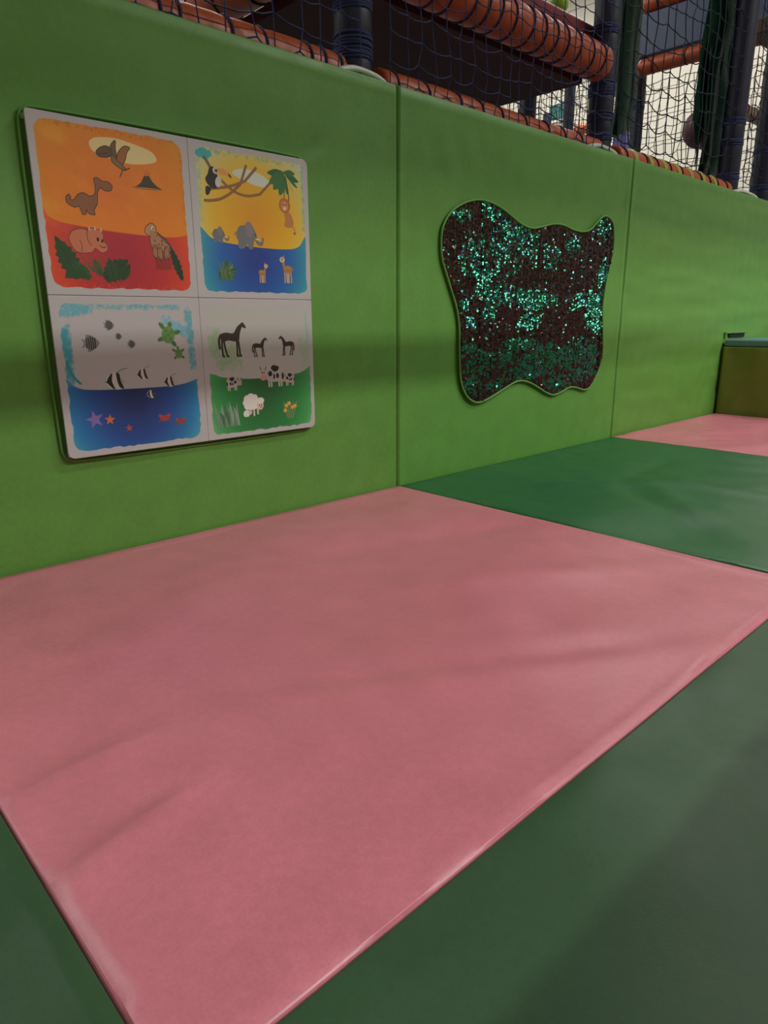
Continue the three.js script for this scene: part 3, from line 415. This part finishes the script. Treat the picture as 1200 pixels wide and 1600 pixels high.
function post(label, x, z, r, top, mat, group, lash, name = 'padded_post') {
  const t = thing(name, label, 'post', group); t.position.set(x, FY, z);
  const pins = []; for (const l of lash) pins.push(l - FY);
  part('foam_sleeve', sleeve(top - FY, r, pins, 0.07, 20), mat, t);
  for (const l of lash) { const n = 4; const ys = []; for (let i = 0; i < n; i++) ys.push(l - FY + (i - 1.5) * 0.0075); wraps(ys, r * 0.97, 0.0042, M.cordBlue, t, 'lashing', 0.06); }
  return t;
}
function beam(label, a, b, r, mat, cordMat, spacing, group, name = 'foam_bumper', list) {
  const t = thing(name, label, 'padded beam', group), d = b.clone().sub(a), len = d.length(); t.position.copy(a); t.quaternion.setFromUnitVectors(V(0, 1, 0), d.normalize());
  const pins = list ? list.slice() : []; if (!list) for (let y = spacing * 0.5; y < len - 0.02; y += spacing * (0.8 + rnd() * 0.4)) pins.push(y);
  part('foam_sleeve', sleeve(len, r, pins, 0.06), mat, t);
  wraps(pins, r * 0.98, 0.0038, cordMat, t);
  return t;
}
const FZ = -0.13;
const pg = 'padded posts of the play frame', bg = 'orange padded beams of the play frame';
post('dark navy padded post with blue lashings behind the joint of the picture panel', -0.025, FZ - 0.01, 0.048, 2.7, M.navy, pg, [1.105, 1.135, 1.215, 1.50]);
post('dark navy padded post at the end of the raised deck', 1.187, FZ - 0.01, 0.046, 2.7, M.navy, pg, [1.105, 1.17, 1.255, 1.272, 1.45]);
post('dark navy padded post beside the wide green foil curtain', 2.405, FZ - 0.01, 0.05, 2.7, M.navy, pg, [1.12, 1.27, 1.36]);
post('dark navy padded post at the right edge of the view', 2.86, FZ - 0.01, 0.058, 2.7, M.navy, pg, [1.12, 1.3]);
post('dark padded post outside the left edge of the view', -1.25, FZ - 0.01, 0.05, 2.7, M.navy, pg, [1.12, 1.3]);
post('slim dark post under the back corner of the raised deck', 2.38, -1.33, 0.05, 2.7, M.navy, pg, [1.5]);
post('slim dark blue post in the middle distance carrying the blue panel', 3.74, -1.36, 0.042, 2.7, M.navy, pg, [1.5, 1.9]);
post('slim dark post far behind, between two far nets', 4.70, -2.55, 0.05, 2.9, M.navy, pg, [2.0]);
post('far blue post with an orange upper sleeve', 4.80, -1.99, 0.035, 2.36, M.blue, pg, [2.0]);
single('orange_post_sleeve', 'orange foam sleeve high on the far blue post', 'foam sleeve', sleeve(0.4, 0.055, [0.1, 0.22, 0.3]).translate(4.80, 2.362, -1.99), M.orangeFar);
single('purple_pad', 'purple padded wedge far behind the green foil strip', 'foam pad', rbox(3.93, 4.09, FY, 1.86, -1.66, -1.56, 0.03), M.purple);

// beams along the panel tops
const BYc = 1.045;
const cordsA = [-0.99, -0.86, -0.73, -0.58, -0.535, -0.423, -0.325, -0.208, -0.16, -0.115].map((x) => x + 1.19);
beam('orange padded beam along the top of the picture panel', V(-1.19, BYc, FZ), V(-0.085, BYc, FZ), 0.052, M.orange, M.cordBlue, 0.11, bg, 'foam_bumper', cordsA);
beam('orange padded beam along the top of the sequin panel', V(0.035, BYc, FZ), V(1.14, BYc, FZ), 0.05, M.orange, M.cordBlue, 0.11, bg);
const b3 = beam('orange padded beam with worn yellow bands along the top of the plain panel', V(1.26, BYc, FZ), V(2.34, BYc, FZ), 0.05, M.orange, M.cordDark, 0.10, bg);
for (let i = 0; i < 7; i++) { const m = part('yellow_band', new THREE.CylinderGeometry(0.0516, 0.0516, 0.03, 18, 1, true, -1.4 + jit(0.3), 1.6), M.yellowTape, b3); m.position.y = 0.12 + i * 0.125; m.rotation.z = 0.14; m.userData.label = 'worn yellow-green band'; }
// white plastic hoops over the beam joints
for (const [x0, x1, label] of [[-0.17, 0.06, 'white plastic hoop over the panel top at the first navy post'], [0.95, 1.25, 'white plastic hoop over the panel top below the raised deck end'], [2.23, 2.70, 'white plastic hoop over the panel top at the far right']])
  single('plastic_hoop', label, 'hoop', new THREE.TubeGeometry(new THREE.CatmullRomCurve3([V(x0, 0.985, -0.0655), V(x0 + (x1 - x0) * 0.08, 1.024, -0.0655), V(x0 + (x1 - x0) * 0.28, 1.046, -0.0655), V((x0 + x1) / 2, 1.05, -0.0655), V(x0 + (x1 - x0) * 0.8, 1.036, -0.0655), V(x1, 0.985, -0.0655)]), 40, 0.0085, 8), M.white, 'white hoops over the panel tops');

// raised deck between the first two posts
{
  const t = thing('raised_deck', 'dark raised deck of the play frame seen from below', 'deck');
  t.position.set(-0.02, 1.285, 0);
  part('deck_board', box(-0.02, 1.15, 0, 0.03, -1.38, FZ - 0.06), M.deck, t);
  for (const z of [-0.45, -0.85, -1.25]) part('joist', box(-0.015, 1.13, 0.03, 0.09, z - 0.02, z + 0.02), M.deck, t);
}
beam('thick orange padded beam along the front of the raised deck', V(0.03, 1.337, FZ), V(1.145, 1.337, FZ), 0.058, M.orange, M.cordBlue, 0.075, bg, 'foam_bumper');
beam('orange padded beam along the left side of the raised deck', V(-0.105, 1.345, -0.20), V(-0.105, 1.345, -1.35), 0.06, M.orange, M.cordDark, 0.16, bg);
single('red_bolster', 'dark red padded bolster on top of the raised deck', 'bolster', rbox(0.04, 1.24, 1.40, 1.488, -0.31, -0.19, 0.015), M.red);
single('play_ball', 'lime green plastic ball on the red bolster behind the net', 'ball', new THREE.SphereGeometry(0.037, 28, 20).translate(1.035, 1.5255, -0.25), M.ball);

// hanging foil curtains: overlapping strips
function foil(label, x0, x1, z, bottom, n) {
  const t = thing('foil_curtain', label, 'foil curtain', 'green foil curtains on the play frame'); t.position.set(0, 0, z);
  for (let k = 0; k < n; k++) {
    const w = (x1 - x0) / n * 2.3, xc = x0 + ((k + 0.5) * (x1 - x0)) / n, bot = bottom + jit(0.035), pos = [], idx = [], N = 46, z0 = (k % 3) * 0.014 - 0.014;
    for (let s = 0; s < 2; s++) for (let i = 0; i <= N; i++) { const y = 2.6 + ((bot - 2.6) * i) / N, tw = 0.5 * n2(k * 9.1, y * 2.2), sw = 0.012 * n2b(k * 4.3, y * 1.7) + (xc - (x0 + x1) / 2) * 0.12 * n2(2, y); for (const e of [-1, 0, 1]) pos.push(xc + sw + e * w / 2 * Math.cos(tw), y, z0 + e * w / 2 * Math.sin(tw) + (e === 0 ? 0.006 : 0) + (s ? -0.0008 : 0)); }
    const q = (N + 1) * 3; for (let s = 0; s < 2; s++) for (let i = 0; i < N; i++) for (let e = 0; e < 2; e++) { const a = s * q + i * 3 + e; if (s) idx.push(a, a + 1, a + 4, a, a + 4, a + 3); else idx.push(a, a + 4, a + 1, a, a + 3, a + 4); }
    const g = new THREE.BufferGeometry(); g.setAttribute('position', new THREE.Float32BufferAttribute(pos, 3)); g.setIndex(idx); g.computeVertexNormals();
    part('foil_strip', g, M.foil, t);
  }
  return t;
}
foil('narrow dark green foil strip curtain hanging beside the deck post', 1.335, 1.50, -0.19, 1.18, 5);
foil('wide dark green foil strip curtain hanging at the right', 2.27, 2.63, -0.245, 1.13, 11);

// blue side panel with orange padded beams, further back
single('blue_side_panel', 'grey-blue padded side panel high in the middle distance', 'side panel', rbox(3.58, 3.64, 2.16, 2.42, -1.30, -0.5, 0.012), M.blue);
beam('orange padded beam under the grey-blue side panel', V(3.61, 2.105, -1.30), V(3.61, 2.105, -0.5), 0.05, M.orange, M.cordDark, 0.2, bg);
beam('orange padded beam above the grey-blue side panel', V(3.61, 2.475, -1.30), V(3.61, 2.475, -0.5), 0.05, M.orange, M.cordDark, 0.2, bg);
beam('orange padded beam running back from the slim blue post', V(2.45, 2.12, -1.38), V(3.60, 2.12, -1.38), 0.05, M.orange, M.cordDark, 0.2, bg);
beam('short bright orange padded beam far behind the deck end', V(6.0, 2.46, -3.6), V(6.0, 2.46, -3.1), 0.055, M.orangeFar, M.cordDark, 0.2, bg);
post('far post that carries the short bright orange beam', 6.0, -3.68, 0.04, 2.7, M.navy, pg, [2.3]);
{
  const t = thing('hanging_bag', 'maroon padded bag hanging half behind the wide foil curtain', 'punch bag'); t.position.set(3.305, 1.578, -0.7);
  const g = new THREE.SphereGeometry(0.105, 24, 18).scale(1, 1.05, 1); part('bag', g, M.maroon, t); part('cord', new THREE.CylinderGeometry(0.006, 0.006, 0.95, 6).translate(0, 0.58, 0), M.cordDark, t);
}
beam('brown padded roller between the two right-hand posts', V(2.95, 1.61, -0.42), V(3.5, 1.61, -0.42), 0.036, M.brown, M.cordDark, 0.15, bg);
single('upper_deck', 'brown upper deck corner at the top right', 'deck', rbox(3.25, 4.4, 2.0, 2.08, -0.46, -0.12, 0.01), M.deckOlive);
{ // framed sign on the far wall
  const t = thing('wall_sign', 'small white-framed teal sign on the far cream wall', 'sign'); t.position.set(X1 - 0.02, 3.04, -4.30);
  part('board', box(-0.012, 0, -0.09, 0.09, -0.14, 0.14), vinyl(0x2f6b6a, 0.5), t);
  for (const [a, b, c, d] of [[0.09, 0.115, -0.17, 0.17], [-0.115, -0.09, -0.17, 0.17], [-0.09, 0.09, -0.17, -0.14], [-0.09, 0.09, 0.14, 0.17]]) part('frame_rail', box(-0.02, 0, a, b, c, d), M.white, t);
}

// ---------------------------------------------------------------- nets: knotted cords on a slack square mesh
function net(label, o, du, dv, lu, lv, cell, r, mat, slack = 0.3) {
  const nu = Math.round(lu / cell), nv = Math.round(lv / cell), P = [], nrm = du.clone().cross(dv), pos = [], idx = [], s0 = rnd() * 50;
  for (let j = 0; j <= nv; j++) { P.push([]); for (let i = 0; i <= nu; i++) { const e = i === 0 || i === nu ? 0.2 : 1, a = i * (lu / nu) + e * cell * slack * (0.8 * n2(i * 0.45 + s0, j * 0.33) + jit(0.3)), b = j * (lv / nv) + cell * slack * (0.9 * n2b(i * 0.4, j * 0.4 + s0) + jit(0.3)); P[j].push(o.clone().addScaledVector(du, a).addScaledVector(dv, b).addScaledVector(nrm, e * 0.0035 * n2(i * 0.2, j * 0.2 + s0))); } }
  const ring = (p, d) => { const u = Math.abs(d.y) < 0.9 ? V(0, 1, 0) : V(1, 0, 0), a = d.clone().cross(u).normalize(), b = d.clone().cross(a), k = pos.length / 3; for (let q = 0; q < 4; q++) { const t = q * Math.PI / 2; pos.push(p.x + r * (a.x * Math.cos(t) + b.x * Math.sin(t)), p.y + r * (a.y * Math.cos(t) + b.y * Math.sin(t)), p.z + r * (a.z * Math.cos(t) + b.z * Math.sin(t))); } return k; };
  const seg = (A, B, sag) => { const mid = A.clone().lerp(B, 0.5); mid.y -= sag; const d = B.clone().sub(A).normalize(); let k = ring(A, d); for (const p of [mid, B]) { const n = ring(p, d); for (let q = 0; q < 4; q++) { const w = (q + 1) % 4; idx.push(k + q, k + w, n + w, k + q, n + w, n + q); } k = n; } };
  const knot = (p) => { const k = pos.length / 3, s = r * 1.9; pos.push(p.x + s, p.y, p.z, p.x - s, p.y, p.z, p.x, p.y + s, p.z, p.x, p.y - s, p.z, p.x, p.y, p.z + s, p.x, p.y, p.z - s); for (const [a, b, c] of [[0, 2, 4], [2, 1, 4], [1, 3, 4], [3, 0, 4], [2, 0, 5], [1, 2, 5], [3, 1, 5], [0, 3, 5]]) idx.push(k + a, k + b, k + c); };
  for (let j = 0; j <= nv; j++) for (let i = 0; i <= nu; i++) { if (i < nu) seg(P[j][i], P[j][i + 1], cell * 0.06); if (j < nv) seg(P[j][i], P[j + 1][i], 0); knot(P[j][i]); }
  const g = new THREE.BufferGeometry(); g.setAttribute('position', new THREE.Float32BufferAttribute(pos, 3)); g.setIndex(idx); g.computeVertexNormals();
  single('safety_net', label, 'net', g, mat, 'safety nets of the play frame');
}
const UX = V(1, 0, 0), UY = V(0, 1, 0), UZ = V(0, 0, -1), NB = 1.035;
net('slack blue net above the picture panel left of the first post', V(-1.2, NB, -0.062), UX, UY, 1.13, 1.4, 0.062, 0.0019, M.cordBlue);
net('slack blue net in front of the raised deck', V(0.025, NB, -0.0555), UX, UY, 1.1, 1.4, 0.056, 0.0019, M.cordBlue);
net('dark net between the deck post and the wide foil curtain', V(1.275, NB + 0.082, -0.112), UX, UY, 1.075, 1.4, 0.075, 0.0024, M.cordDark);
net('dark net at the far right between the last two posts', V(2.53, NB + 0.075, -0.115), UX, UY, 0.24, 1.4, 0.05, 0.0022, M.cordDark);
net('dark net along the back of the frame behind the deck post', V(1.25, NB, -1.33), UX, UY, 1.05, 1.4, 0.055, 0.0024, M.cordDark);
net('dark net along the back of the frame left of the slim blue post', V(2.46, NB, -1.33), UX, UY, 1.2, 1.0, 0.055, 0.0024, M.cordDark);
net('dark net below the grey-blue side panel', V(3.61, NB, -0.2), UZ, UY, 1.1, 0.96, 0.055, 0.0024, M.cordDark);
net('far dark net behind the slim far post', V(4.80, 1.3, -2.05), UZ, UY, 1.5, 1.4, 0.06, 0.0028, M.cordDark);

// bare steel rail of the frame on the other side of the mats, between the mats and the long lamp
{
  const t = thing('steel_rail', 'bare steel rail on two uprights behind the camera', 'rail'); t.position.set(-0.4, FY, 2.6);
  part('rail', new THREE.CylinderGeometry(0.025, 0.025, 4.0, 16).rotateZ(Math.PI / 2).translate(0, 2.325 - FY, 0), M.steel, t);
  for (const s of [-1, 1]) part('upright', new THREE.CylinderGeometry(0.025, 0.025, 2.325 - FY, 14).translate(s * 1.95, (2.325 - FY) / 2, 0), M.steel, t);
}

// padded panels on the other side of the mats, behind the camera
for (const [x0, x1, label] of [[-1.235, -0.012, 'green padded panel behind the camera on the left'], [-0.008, 1.21, 'green padded panel behind the camera in the middle'], [1.214, 2.43, 'green padded panel behind the camera on the right']]) {
  const t = panel(label, -x1, -x0, (x, y) => -0.004 + 0.002 * n2(x * 2, y * 2)); t.position.set(0, 0, 2.165); t.rotation.y = Math.PI;
}


renderer.render(scene, camera);
